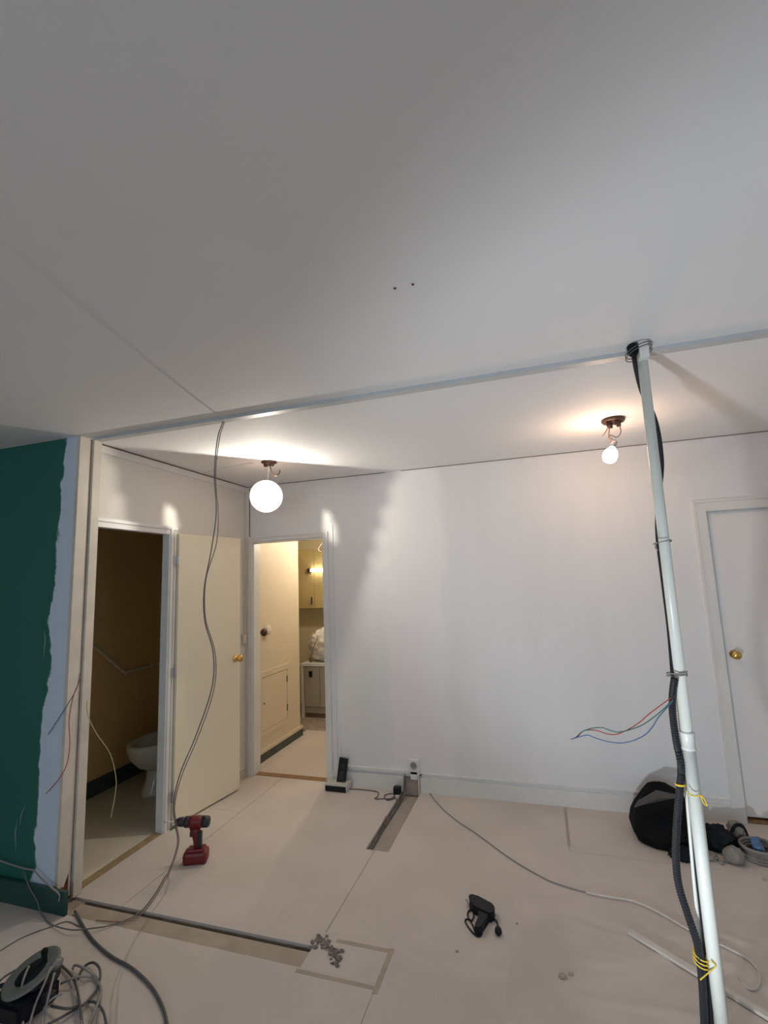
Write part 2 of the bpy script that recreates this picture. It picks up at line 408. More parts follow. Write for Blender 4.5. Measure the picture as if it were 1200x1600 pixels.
# lining of the corridor doorway
bm = B1((DA[0], YB, 0), (DA[0]+.012, YB+T, 1.99)); box(bm, (DA[1]-.012, YB, 0), (DA[1], YB+T, 1.99)); box(bm, (DA[0]+.012, YB, 1.978), (DA[1]-.012, YB+T, 1.99))
struct(obj('trim_door_lining', bm, M['trim']), 'white lining of the corridor doorway')
trim((-1.672, YB-.010, .10), (-1.660, YB, 2.09), M['trim'], 'thin white cable moulding beside the corridor door')
trim((-1.640, YB-.006, .12), (-1.630, YB, .47), M['trim'])
# back wall skirting
bb = B1((-1.707, YB-.014, 0), (-1.125, YB, .105)); box(bb, (-.985, YB-.014, 0), (1.05, YB, .105))
struct(obj('baseboard_back', bb, M['trim']), 'white skirting board along the back wall')
trim((-1.66, YB-.016, .128), (-.98, YB, .148), M['trim'], 'narrow white cable trunking above the skirting')
trim((-.98, YB-.010, .128), (1.05, YB, .136), M['trim'], 'thin bead above the skirting')
# chase down from the socket
bm = B1((-1.122, YB-.022, -.03), (-1.110, YB+.01, .135)); box(bm, (-1.0, YB-.022, -.03), (-.988, YB+.01, .135))
struct(obj('trim_chase', bm, M['trim_old']))
trim((-1.110, YB-.004, -.03), (-1.0, YB+.006, .105), M['concrete'], 'bare chase under the wall socket')

# toilet doorway: post at the wall end with grooved strips, far jamb, head
YP0, YP1 = 2.06, 2.20; XE = -2.482       # the end face of the wall looks along +X
bm = prism(B(), [(XE, y, z) for y, z in ((YP0, H-.001), (YP0, .085), (YP0+.012, .07), (YP0+.022, .095), (YP0+.034, .085), (YP0+.046, .11), (YP0+.058, .135), (YP0+.066, .15), (YP0+.066, H-.001))], (-.022, 0, 0))
struct(obj('trim_end_strip', bm, M['trim_old']), 'cream strip with a broken foot on the end of the green wall')
bm = B1((XE-.022, YP0+.070, .02), (XE-.010, YP0+.082, H-.001)); box(bm, (XE-.05, YP0+.088, .004), (XE+.006, YP1, H-.001)); box(bm, (XE-.03, YP0+.06, .13), (XE-.021, YP0+.09, H-.001))
struct(obj('trim_end_post', bm, M['trim_old']), 'cream post between green wall and toilet doorway')
struct(obj('trim_post_core', B1((XE-.09, YP0+.006, .0), (XE-.012, YP0+.088, .16)), M['brick']), 'broken brick foot of the wall end')
bm = B1((XL-.045, 2.815, 0), (XL+.012, 2.855, 2.03)); box(bm, (XL+.012, 2.825, 0), (XL+.022, 2.85, 2.03)); box(bm, (XL-.02, 2.87, 0), (XL+.010, 2.89, 2.03))
box(bm, (XL-.045, YP1, 1.985), (XL+.012, 2.815, 2.03)); box(bm, (XL+.0, YP1, 2.02), (XL+.02, 2.89, 2.04))
struct(obj('trim_toilet_frame', bm, M['trim']), 'white frame of the toilet doorway')
struct(obj('baseboard_toilet', B1((-3.5, 2.18, 0), (-3.485, 4.0, .12)), M['darkbb']), 'dark grey skirting inside the toilet')
struct(obj('baseboard_corridor', B1((-2.555, YB+T+.02, 0), (-2.535, 4.88, .07)), M['darkbb']), 'dark grey skirting of the corridor wall')
trim((-2.555, YB+T+.02, .07), (-2.538, 4.885, .10), M['cream'], 'cream ledge over the dark corridor skirting')
struct(obj('baseboard_left', B1((XL, 2.90, 0), (XL+.012, YB-.012, .06)), M['trim_old']), 'cream skirting behind the open toilet door')
# green skirting, leaning off the wall towards its free end
bm = prism(B(), [(-4.7, 2.045, 0), (-2.390, 2.030, 0), (-2.390, 2.047, 0), (-4.7, 2.06, 0)], (0, 0, .11))
gb = struct(obj('baseboard_partition', bm, M['greenbb']), 'green skirting board coming off the green wall')
# pale scratches on the green wall near the floor
for pts in ([(28, 1280), (24, 1300), (25, 1330)], [(40, 1255), (33, 1275), (31, 1290)], [(69, 985), (71, 1000), (68, 1030)]):
    a, b_, c_ = [PY(x, y, 2.06) for x, y in pts]; w = .004
    poly = [a, b_+Vector((w, 0, 0)), c_, b_-Vector((w, 0, 0))]
    bm = prism(B(), [(p.x, 2.0585, p.z) for p in poly], (0, .004, 0)); obj('paint_scratch', bm, M['chalk'], bpy.data.objects['wall_partition'])

# ------------------------------------------------------------------ doors
def knob(parent, pos, out, m=M['brass'], s=1.0):
    k = obj('door_knob', lathe(B(), pos, out, [(.026*s, 0), (.027*s, .006*s), (.012*s, .010*s), (.010*s, .030*s), (.022*s, .038*s), (.028*s, .050*s), (.026*s, .062*s), (.014*s, .070*s)], 20), m, parent, True)
    return k
# toilet door leaf: hinged at the far jamb, swung right round, nearly flat to the wall
hx, hy = XL+.028, 2.90
a0 = math.atan2((-2.403+.008)-hx, 3.52-hy)     # small angle off the wall
LEAF = .63
D = Vector((math.sin(a0), math.cos(a0), 0)); N = Vector((math.cos(a0), -math.sin(a0), 0))
def leafpt(s, n, z): return Vector((hx, hy, 0))+D*s+N*n+Vector((0, 0, z))
bm = prism(B(), [leafpt(0, 0, .012), leafpt(LEAF, 0, .012), leafpt(LEAF, -.035, .012), leafpt(0, -.035, .012)], (0, 0, 1.985))
d1 = struct(obj('door_1', bm, M['door']), 'ivory flush toilet door swung open against the wall')
knob(d1, leafpt(LEAF-.055, 0, 1.02), N)
for z in (.20, 1.02, 1.80):
    hg = obj('hinge', lathe(B(), (XL+.030, 2.885, z-.035), (0, 0, 1), [(.008, 0), (.008, .07)], 10), M['steel'], d1)
    box_ = obj('hinge_plate', B1((XL+.022, 2.845, z-.03), (XL+.026, 2.888, z+.03)), M['steel'], hg)
# right door
d2 = struct(obj('door_2', B1((DB[0]+.006, YB+.028, .03), (DB[1]-.006, YB+.068, 1.978)), M['door_w']), 'pale grey flush door in the back wall')
knob(d2, (DB[0]+.062, YB+.028, 1.03), (0, -1, 0))
c = casing_y(DB[0], DB[1], DB[3], .075, .010, YB, M['trim']); c.name = 'trim_right_door_frame'; struct(c, 'white frame of the right door')
bm = B1((DB[0]-.001, YB-.004, 0), (DB[0]+.006, YB+.03, 1.985)); box(bm, (DB[0], YB-.004, 1.978), (DB[1], YB+.03, 1.986))
struct(obj('trim_right_door_stop', bm, M['rail']))
trim((DB[0]-.003, YB+.004, 0), (DB[1], YB+.07, .014), M['wood'], 'brown threshold under the right door')
obj('door_backing', B1((DB[0], YB+.085, .0), (DB[1], YB+T, 1.985)), M['crack'], d2)

# ------------------------------------------------------------------ toilet & its pipe
tb = Vector((-3.06, 3.12, 0))
tt = thing('toilet', 'pale porcelain toilet bowl standing in the dark toilet room', 'toilet', tb)
def oval_loft(secs, n=28):
    bm = B(); prev = None
    for cx, cy, z, rx, ry in secs:
        cur = [bm.verts.new((cx+rx*math.cos(2*math.pi*i/n), cy+ry*math.sin(2*math.pi*i/n), z)) for i in range(n)]
        if prev: bridge(bm, prev, cur)
        else: bm.faces.new(cur)
        prev = cur
    bm.faces.new(prev); return bm
x, y = tb.x, tb.y
obj('bowl', oval_loft([(x, y+.33, .16, .075, .12), (x, y+.28, .22, .12, .20), (x, y+.25, .30, .165, .245), (x, y+.245, .37, .18, .262), (x, y+.245, .40, .182, .265), (x, y+.245, .405, .172, .255), (x, y+.25, .395, .128, .20), (x, y+.27, .33, .10, .16), (x, y+.30, .26, .05, .08)]), M['porcelain'], tt, True)
obj('pedestal', oval_loft([(x, y+.32, 0, .12, .21), (x, y+.32, .02, .117, .205), (x, y+.32, .10, .098, .16), (x, y+.31, .19, .092, .14)]), M['porcelain'], tt, True)
obj('tank', B1((x-.19, y+.56, .40), (x+.19, y+.74, .78), .02), M['porcelain'], tt)
obj('tank_neck', B1((x-.12, y+.44, .30), (x+.12, y+.60, .405), .015), M['porcelain'], tt)
XT = -3.478
ppts = [(XT, 2.62, 1.17), (XT, 3.04, 1.17), (XT, 3.10, 1.155), (XT, 3.41, .90), (XT, 3.46, .895), (XT, 3.9, .90)]
pp = thing('wall_pipe', 'tan painted pipe dipping along the toilet wall', 'pipe', (XT, 3.4, .9))
obj('pipe_run', tube(B(), ppts, .014, 10, 10), M['pipe'], pp, True)
for q in ((XT, 3.0, 1.17), (XT, 3.72, .898)): obj('clip', B1((q[0]-.022, q[1]-.012, q[2]-.022), (q[0]+.012, q[1]+.012, q[2]+.022), .004), M['pipe'], pp)

# ------------------------------------------------------------------ corridor and kitchen
ap = thing('access_hatch', 'cream access hatch low in the corridor wall', 'hatch', (-2.555, 4.2, .5))
XC = -2.555
bm = B()
for a, b in (((XC, 4.05, .74), (XC+.010, 4.62, .79)), ((XC, 4.05, .21), (XC+.010, 4.62, .255)), ((XC, 4.05, .255), (XC+.010, 4.095, .74)), ((XC, 4.575, .255), (XC+.010, 4.62, .74))): box(bm, a, b)
obj('frame', bm, M['cream'], ap)
hd = obj('hatch_door', B1((XC, 4.101, .261), (XC+.007, 4.569, .734)), M['cream'], ap)
for z in (.36, .64): obj('hinge', B1((XC+.004, 4.562, z-.03), (XC+.013, 4.576, z+.03)), M['brown_gap'], hd)
obj('latch', lathe(B(), (XC+.006, 4.135, .5), (1, 0, 0), [(.008, 0), (.008, .006)], 10), M['brown_gap'], hd)
kq = PX(407, 988, XC); kb = thing('round_fitting', 'old round brown and cream fitting high on the corridor wall', 'fitting', kq)
obj('rose', lathe(B(), kq+Vector((0, .10, .012)), (1, 0, 0), [(.045, 0), (.045, .030), (.03, .036)], 20), M['trim_old'], kb, True)
obj('knob', lathe(B(), kq, (1, -.2, 0), [(.012, 0), (.012, .025), (.032, .03), (.036, .045), (.03, .058), (.012, .064)], 20), M['copper'], kb, True)
# lower cabinet
KY = 5.50
lc = thing('kitchen_cabinet', 'taupe kitchen base cabinet with a dark square plate', 'cabinet', (-2.45, KY+.3, 0))
obj('body', B1((-2.835, KY+.02, .05), (-1.6, KY+.56, .60)), M['greycab'], lc)
for xa, xb in ((-2.83, -2.625), (-2.62, -2.2), (-2.195, -1.6)):
    dd = obj('cabinet_door', B1((xa, KY, .13), (xb, KY+.02, .595), .003), M['greycab'], lc)
    if xa < -2.8: obj('dark_plate', B1((-2.765, KY-.005, .47), (-2.72, KY, .54)), M['black_pl'], dd)
obj('plinth', B1((-2.81, KY+.03, -.004), (-1.62, KY+.55, .05)), M['brown_gap'], lc)
obj('side_panel', B1((-2.875, KY+.01, -.004), (-2.84, KY+.56, .60)), M['trim'], lc)
obj('worktop', B1((-2.875, KY-.01, .60), (-1.6, KY+.57, .63)), M['trim'], lc)
bm = blob((-2.53, KY+.28, .82), (.36, .27, .24), 3, .12, 3, 5, .63, .10)
tag(obj('plastic_sheet', bm, M['plastic_sheet'], None, True), 'crumpled milky plastic sheeting heaped on the kitchen worktop', 'sheeting')
tag(obj('hanging_plug', tube(B(), [(-2.66, KY+.03, .93), (-2.685, KY-.02, .82), (-2.71, KY-.045, .72), (-2.715, KY-.045, .655)], .008, 8, 6, lambda i, n: 2.0 if i > n*.7 else .5), M['brown_gap'], None, True), 'dark plug on a cord hanging over the plastic sheeting', 'plug')
uc = thing('wall_cupboard', 'honey coloured wall cupboard above the kitchen worktop', 'cupboard', (-2.5, 6.0, 1.27))
obj('body', B1((-3.15, 5.84, 1.27), (-1.6, 6.1, 2.05)), M['cupboard'], uc)
for xa, xb in ((-3.15, -2.835), (-2.83, -2.3), (-2.295, -1.6)):
    dd = obj('cupboard_door', B1((xa, 5.82, 1.275), (xb, 5.84, 2.045), .003), M['cupboard'], uc)
    obj('handle', B1((xb-.035, 5.80, 1.32), (xb-.022, 5.82, 1.42), .003), M['copper'], dd)
tl = thing('tube_light', 'lit white fluorescent tube across the honey cupboard front', 'lamp', (-2.6, 5.79, 1.75))
obj('tube', tube(B(), [(-2.86, 5.785, 1.765), (-2.2, 5.785, 1.765)], .018, 12, 4), emit_mat('tube_glow', (1, .93, .78), 14.0), tl, True)
obj('holder', B1((-2.90, 5.765, 1.74), (-2.862, 5.82, 1.79), .004), M['copper'], tl)
# kitchen bulb, hung right of the doorway's sight line
kl = thing('kitchen_pendant', 'bulb on a slack looped cord hanging from the corridor ceiling', 'lamp', (-2.0, 4.95, H))
obj('ceiling_rose', lathe(B(), (-2.0, 4.95, H), (0, 0, -1), [(.05, 0), (.05, .012), (.02, .03)], 16), M['copper'], kl, True)
obj('cord', tube(B(), [(-2.0, 4.95, H-.02), (-2.20, 4.95, 2.15), (-2.32, 4.9, 1.99), (-2.29, 4.9, 1.94), (-2.24, 4.92, 1.99), (-2.10, 4.95, 2.12), (-1.98, 4.95, 2.18), (-1.95, 4.95, 2.20)], .006, 8, 8), M['cable_g'], kl, True)
obj('socket', lathe(B(), (-1.95, 4.95, 2.215), (0, 0, -1), [(.008, 0), (.018, .008), (.018, .045)], 14), M['copper'], kl, True)
obj('bulb', lathe(B(), (-1.95, 4.95, 2.17), (0, 0, -1), [(.014, 0), (.016, .02), (.03, .05), (.034, .075), (.026, .1), (.01, .11)], 16), emit_mat('kitchen_bulb', (1, .84, .65), KITCHEN_EMIT), kl, True)

# ------------------------------------------------------------------ lamps of the hall
gc = Vector((-1.864, 3.064, 2.243)); GR = .118
gp = thing('globe_lamp', 'lit round glass globe lamp hanging from a brown ceiling hook', 'lamp', (-1.84, 3.064, H))
obj('ceiling_plate', lathe(B(), (-1.84, 3.064, H), (0, 0, -1), [(.055, 0), (.058, .008), (.03, .016), (.02, .03)], 18), M['copper'], gp, True)
for s in (-1, 1): obj('bracket', B1((-1.84+s*.028-.010, 3.05, H-.035), (-1.84+s*.028+.010, 3.075, H-.008), .003), M['copper'], gp)
obj('hook', tube(B(), [(-1.835, 3.06, H-.02), (-1.815, 3.055, H-.07), (-1.80, 3.05, H-.10), (-1.77, 3.05, H-.115), (-1.745, 3.05, H-.095), (-1.742, 3.05, H-.075)], .004, 8, 6), M['copper'], gp, True)
obj('cord', tube(B(), [(-1.84, 3.064, H-.02), (-1.845, 3.064, H-.08), (-1.855, 3.064, gc.z+GR-.012)], .004, 8, 6), M['steel'], gp, True)
gmat = bpy.data.materials.new('glowing_glass'); gmat.use_nodes = True; nt = gmat.node_tree; nt.nodes.remove(nt.nodes['Principled BSDF'])
tr = nt.nodes.new('ShaderNodeBsdfTransparent'); em = nt.nodes.new('ShaderNodeEmission'); em.inputs[0].default_value = (1, .70, .56, 1); em.inputs[1].default_value = GLOBE_EMIT
mx = nt.nodes.new('ShaderNodeMixShader'); mx.inputs[0].default_value = .35
nt.links.new(tr.outputs[0], mx.inputs[1]); nt.links.new(em.outputs[0], mx.inputs[2]); nt.links.new(mx.outputs[0], nt.nodes['Material Output'].inputs[0])
bm = B(); bmesh.ops.create_uvsphere(bm, u_segments=40, v_segments=24, radius=GR); bmesh.ops.translate(bm, verts=bm.verts, vec=gc)
obj('globe', bm, gmat, gp, True)
# bulb inside, with a silvered half turned to the corner: its rim throws the straight shadow edges
AX = Vector((1, -.944, -.36)).normalized()
holes = [(Vector((-.66, -.228, -.150)).normalized(), .085, .14), (Vector((.174, .733, -.165)).normalized(), .06, .17)]
bm = B(); bmesh.ops.create_uvsphere(bm, u_segments=120, v_segments=80, radius=.034)
kill = []
for f in bm.faces:
    c = f.calc_center_median().normalized()
    if c.dot(AX) > .012: kill.append(f); continue
    for h, wa, wb in holes:
        t = h.cross(Vector((0, 0, 1))).normalized(); w = t.cross(h)
        w2 = (w*.9-t*.35).normalized(); t2 = w2.cross(h)
        if ((c-h).dot(t2)/wa)**2+((c-h).dot(w2)/wb)**2 < 1 and c.dot(h) > .8: kill.append(f); break
bmesh.ops.delete(bm, geom=kill, context='FACES')
bmesh.ops.translate(bm, verts=bm.verts, vec=gc)
obj('silvered_bulb', bm, M['silver'], gp, True)
obj('bulb_socket', lathe(B(), gc-AX*.034, -AX, [(.012, -.004), (.016, .0), (.017, .035), (.012, .045)], 14), M['white_pl'], gp, True)
pl = bpy.data.lights.new('globe_bulb', 'POINT'); pl.energy = GLOBE_POINT; pl.color = (1, .93, .81); pl.shadow_soft_size = .0018
po = bpy.data.objects.new('globe_bulb', pl); link(po, gp); po.location = gc-gp.location

lp = thing('bare_bulb_lamp', 'lit bare bulb on twisted wires under a brown ceiling ring', 'lamp', (.49, 3.066, H))
lb = Vector((.49, 3.066, H))
obj('ceiling_ring', lathe(B(), lb, (0, 0, -1), [(.062, 0), (.066, .012), (.060, .020), (.05, .014), (.03, .012)], 22), M['copper'], lp, True)
for k in range(4):
    a = k*1.6+.4; c = lb+Vector((.032*math.cos(a), .032*math.sin(a), -.03))
    obj('clip', B1(c-Vector((.012, .008, .016)), c+Vector((.012, .008, .016)), .003), M['copper'], lp)
bc = PY(953, 713, 3.066); sk = PY(960, 690, 3.066)
for pts in ([(953, 664), (951, 680), (952, 686), (958, 695)], [(968, 664), (970, 675), (964, 683), (953, 680), (961, 695)], [(952, 662), (948, 672), (942, 682)]):
    obj('wire', tube(B(), [PY(x, y, 3.066) for x, y in pts], .003, 6, 8), M['cable_b'], lp, True)
ax = (bc-sk).normalized()
obj('socket', lathe(B(), sk-ax*.012, ax, [(.008, 0), (.017, .008), (.018, .035), (.02, .05)], 16), M['steel'], lp, True)
obj('bulb', lathe(B(), sk+ax*.034, ax, [(.015, 0), (.018, .008), (.030, .020), (.039, .038), (.042, .055), (.039, .072), (.030, .088), (.016, .097), (.004, .099)], 20), emit_mat('bulb_glow', (1, .67, .465), BULB_EMIT), lp, True)

tag(obj('ceiling_cable', tube(B(), [hit(313, 740, 2, H-.003), hit(350, 732, 2, H-.003), hit(396, 723, 2, H-.003)], .004, 8, 6), M['white_pl'], None, True), 'white cable run along the ceiling to the globe lamp', 'cable')
# two plugs in the ceiling
for px in ((617, 450), (645, 444)):
    q = hit(px[0], px[1], 2, H)
    tag(obj('ceiling_plug', lathe(B(), (q.x, q.y, H+.004), (0, 0, -1), [(.004, 0), (.005, .005), (.003, .008)], 10), M['cable_d']), 'small dark wall plug in the bare white ceiling', 'plug', 'plugs left in the ceiling')

# ------------------------------------------------------------------ work lamp (behind the camera's lower edge, throws the pole's shadow)
WL = Vector((-.20, 1.02, .0))
wl = thing('work_lamp', 'black floor-standing work floodlight with a tilted square head', 'lamp', WL)
aim = Vector((.55, .78, .71)).normalized(); sd = aim.cross(Vector((0, 0, 1))).normalized(); up = sd.cross(aim)
hc = WL+Vector((0, 0, .27))
mtx = Matrix(((sd.x, aim.x, up.x, hc.x), (sd.y, aim.y, up.y, hc.y), (sd.z, aim.z, up.z, hc.z), (0, 0, 0, 1)))
obj('head', B1((-.10, -.07, -.08), (.10, -.004, .08), .008, mtx), M['black_pl'], wl)
obj('lens', B1((-.085, -.004, -.065), (.085, .0, .065), 0, mtx), M['greybase'], wl)
for s in (-1, 1): obj('stand_leg', tube(B(), [WL+sd*s*.11+Vector((0, 0, .27)), WL+sd*s*.11+Vector((0, 0, .06)), WL+sd*s*.11-Vector((aim.x, aim.y, 0))*.12+Vector((0, 0, .008))], .008, 8, 6), M['steel'], wl, True)
obj('foot_bar', tube(B(), [WL+sd*.13+Vector((0, 0, .008)), WL-sd*.13+Vector((0, 0, .008))], .008, 8, 4), M['steel'], wl, True)
sl = bpy.data.lights.new('work_lamp_offscreen', 'SPOT'); sl.energy = FLOOD_POWER; sl.color = (.87, .93, 1.0); sl.spot_size = math.radians(118); sl.spot_blend = .55; sl.shadow_soft_size = .03
so = bpy.data.objects.new('work_lamp_offscreen', sl); link(so, wl); so.location = hc+aim*.012-WL
so.rotation_euler = aim.to_track_quat('-Z', 'Y').to_euler()

# ------------------------------------------------------------------ the pole with its conduits
PXY = Vector((.462, 2.075, 0)); PR = .0205
ple = thing('support_pole', 'white round pole standing from floor to ceiling rail', 'pole', PXY)
obj('lower_tube', lathe(B(), PXY, (0, 0, 1), [(PR+.001, 0), (PR+.001, 1.0)], 24), M['pole'], ple, True)
obj('upper_tube', lathe(B(), PXY, (0, 0, 1), [(PR-.0015, 1.0), (PR-.0015, 2.47)], 24), M['pole'], ple, True)
obj('coupling', lathe(B(), PXY, (0, 0, 1), [(PR, .956), (PR+.0035, .959), (PR+.0035, .965), (PR+.0018, .968), (PR+.0018, 1.008), (PR+.0035, 1.011), (PR+.0035, 1.017), (PR-.002, 1.020)], 24), M['pole'], ple, True)
obj('head_box', B1((PXY.x-.0175, PXY.y-.050, 2.43), (PXY.x+.0175, PXY.y+.018, H), .003), M['pole'], ple)
obj('base_plate', B1((PXY.x-.05, PXY.y-.05, 0), (PXY.x+.05, PXY.y+.05, .006), .002), M['steel'], ple)
YC = 2.06
_vd = Vector((PXY.x, PXY.y)).normalized(); _vn = Vector((_vd.y, -_vd.x))     # sight line to the pole and its perpendicular, in plan
def at_pole(x, y, depth, r, side=1):
    """point on the pixel's ray, depth behind the pole axis, moved along the ray until a tube of radius r just touches the pole"""
    v = _d*FPX + CR*(x-600) - CU*(y-800); h = Vector((v.x, v.y))
    for k in range(200):
        t = (PXY.xy.dot(_vd)+depth)/h.dot(_vd); p = Vector((0, 0, HC))+v*t
        if (p.xy-PXY.xy).length >= PR+r-.0012: break
        depth += .001*side
    return p
def cp(pts, r, side=1):
    """pts = (px, py, depth)"""
    out = []
    sm = spline([(a, b, c) for a, b, c in pts], 5)
    return [at_pole(q.x, q.y, q.z, r, side) for q in sm]
# thick smooth sheath, weaving round the pole
c1 = [(990, 548, -.005), (994, 575, .015), (1003, 610, .034), (1024, 660, .034), (1033, 720, .034), (1030, 770, .034), (1028, 830, .026), (1036, 900, .020), (1046, 980, .014), (1052, 1050, .010), (1055, 1085, .005)]
cnd = thing('black_conduit', 'black sheathed cable weaving down the white pole from the ceiling', 'conduit', PY(1030, 800, YC))
obj('sheath', tube(B(), cp(c1, .0105), .0105, 10, 3), M['conduit'], cnd, True)
pt = PY(990, 548, YC-.02)
obj('dark_boot', blob(PY(989, 546, YC-.01), (.022, .025, .030), 5, .25, 2, 3), M['darkcloth'], cnd, True)
obj('tail', tube(B(), [PY(992, 550, YC-.03), PY(990, 562, YC-.03)], .007, 8, 4), M['darkcloth'], cnd, True)
# corrugated conduit
c2 = [(1054, 1060, .008), (1051, 1085, .0), (1051, 1115, .0), (1057, 1160, .0), (1064, 1195, .0), (1063, 1225, .0), (1059, 1270, 0), (1056, 1330, 0), (1060, 1380, 0), (1075, 1430, -.005), (1091, 1480, -.010), (1097, 1530, -.012), (1100, 1580, -.012), (1102, 1622, -.012)]
cor = thing('corrugated_conduit', 'black corrugated conduit bulging beside the lower half of the pole', 'conduit', PY(1059, 1270, YC))
rs = resample(cp(c2, .0133, -1), .0022)
obj('ribbed_hose', tube(B(), rs, .0125, 10, 0, lambda i, n: 1.06 if (i//2) % 2 else .9, True), M['conduit'], cor)
c3 = [(1066, 1190, .034), (1079, 1240, .024), (1085, 1300, .018), (1091, 1370, .014), (1098, 1430, .014), (1103, 1480, .014), (1107, 1540, .014), (1110, 1600, .014), (1111, 1622, .014)]
tag(obj('black_cable', tube(B(), cp(c3, .010), .010, 10, 3), M['conduit'], None, True), 'straight black cable tight against the foot of the pole', 'cable')
c4 = [(1058, 1080, .045), (1063, 1130, .045), (1069, 1190, .060), (1073, 1240, .050), (1078, 1300, .042), (1084, 1370, .038), (1091, 1440, .038), (1099, 1500, .040), (1106, 1560, .042), (1109, 1622, .042)]
tag(obj('white_conduit', tube(B(), cp(c4, .0065), .0065, 10, 3), M['pole'], None, True), 'thin white conduit between pole and black cables', 'conduit')
# ties
def wrap(center, off, rx, ry, m, name, label, turns=1.0, tilt=.25, tail=None, wr=.0022, pitch=.004):
    """ring about the pole (or cable) axis; off = shift of its centre across and along the sight line"""
    c = Vector(center)+(_vn*off[0]+_vd*off[1]).to_3d(); pts = []
    n = int(24*turns)
    for i in range(n+1):
        a = 2*math.pi*i/24
        q = _vn*math.cos(a)*rx+_vd*math.sin(a)*ry
        pts.append(c+Vector((q.x, q.y, math.cos(a)*rx*tilt+i*pitch/24)))
    t = thing(name, label, 'tie', c)
    obj('loop', tube(B(), pts, wr, 6, 0, None, True), m, t, True)
    if tail: obj('tail', tube(B(), tail, wr, 6, 6), m, t, True)
    return t
def pole_at(y):
    z = min((abs(_px(PXY.x, PXY.y, k*.002)-y), k*.002) for k in range(1251))[1]
    return Vector((PXY.x, PXY.y, z))
def _px(x, y, z):
    v = Vector((x, y, z-HC)); return 800-FPX*v.dot(CU)/v.dot(_d)
wrap(pole_at(848), (-.006, .012), .031, .042, M['cable_g'], 'wire_tie', 'grey wire tie around the upper half of the white pole', 1.2, .15, [PY(1026, 848, 2.035), PY(1024, 855, 2.03), PY(1028, 860, 2.03)])
wrap(pole_at(1058), (-.010, .005), .0335, .030, M['cable_g'], 'wire_tie', 'grey wire tie where the coloured wires leave the conduit', 2.0, .10, None, .002, .009)
wrap(pole_at(556), (-.010, -.016), .048, .052, M['cable_d'], 'wire_tie', 'dark wire tie at the ceiling end of the pole', 2.0, .30, None, .002, .012)
wrap(at_pole(1063, 1227, 0, .0133, -1), (0, 0), .0155, .0155, M['yellow'], 'yellow_tie', 'small yellow wire ring around the corrugated conduit', 2.0, .0, None, .0022, .003)
t = thing('yellow_tie', 'yellow wire tied over the pole with a loose bow', 'tie', PY(1085, 1243, 2.04))
obj('loop', tube(B(), [PY(x, y, 2.036) for x, y in ((1072, 1236), (1079, 1242), (1087, 1244), (1095, 1243), (1100, 1248), (1105, 1259), (1099, 1254), (1095, 1244))], .0022, 6, 8), M['yellow'], t, True)
t = thing('yellow_tie', 'yellow wire wound several times around cables at the pole foot', 'tie', PY(1100, 1495, 2.02))
for k, y in enumerate((1491, 1497, 1503)):
    c = (at_pole(1093, y, -.010, .0133, -1)+at_pole(1103, y, .014, .010))/2
    lp_ = [c+(_vn*(.0245*math.cos(a*.2618)-.0025)+_vd*.0275*math.sin(a*.2618)).to_3d()+Vector((0, 0, .004*math.sin(a*.2618)-.005*math.cos(a*.2618))) for a in range(25)]
    for q in lp_:                                                   # the wire lies between the cables and the pole
        e = q.xy-PXY.xy
        if e.length < PR+.003: e = e.normalized()*(PR+.003); q.x, q.y = PXY.x+e.x, PXY.y+e.y
    obj('loop', tube(B(), lp_, .0022, 6, 0, None, True), M['yellow'], t, True)
obj('tail', tube(B(), [PY(1110, 1501, 2.048), PY(1118, 1509, 2.050), PY(1107, 1520, 2.040), PY(1094, 1531, 2.028)], .002, 6, 6), M['yellow'], t, True)
# coloured wires
for wi, (nm, m, lab, pts) in enumerate((('red_wire', 'w_red', 'red wire end sticking out from the conduit', [(1052, 1088), (1035, 1100), (1015, 1115), (1000, 1128), (985, 1138), (965, 1147), (950, 1147), (930, 1141), (912, 1142), (902, 1152), (892, 1155)]),
                        ('green_wire', 'w_green', 'green wire end sticking out from the conduit', [(1052, 1092), (1040, 1105), (1025, 1118), (1005, 1132), (985, 1140), (965, 1144), (950, 1140), (940, 1137), (925, 1138), (910, 1143), (900, 1152), (893, 1155)]),
                        ('blue_wire', 'w_blue', 'blue wire end sticking out lowest from the conduit', [(1052, 1094), (1040, 1108), (1028, 1122), (1020, 1135), (1008, 1148), (990, 1157), (970, 1161), (950, 1159), (930, 1153), (920, 1149), (910, 1150), (893, 1155)]))):
    n = len(pts)
    tag(obj(nm, tube(B(), [PY(x, y, YC+.012-.10*i/n-.006*wi*min(1, i/2, (n-1-i)/2)) for i, (x, y) in enumerate(pts)], .0019, 6, 8), M[m], None, True), lab, 'wire')

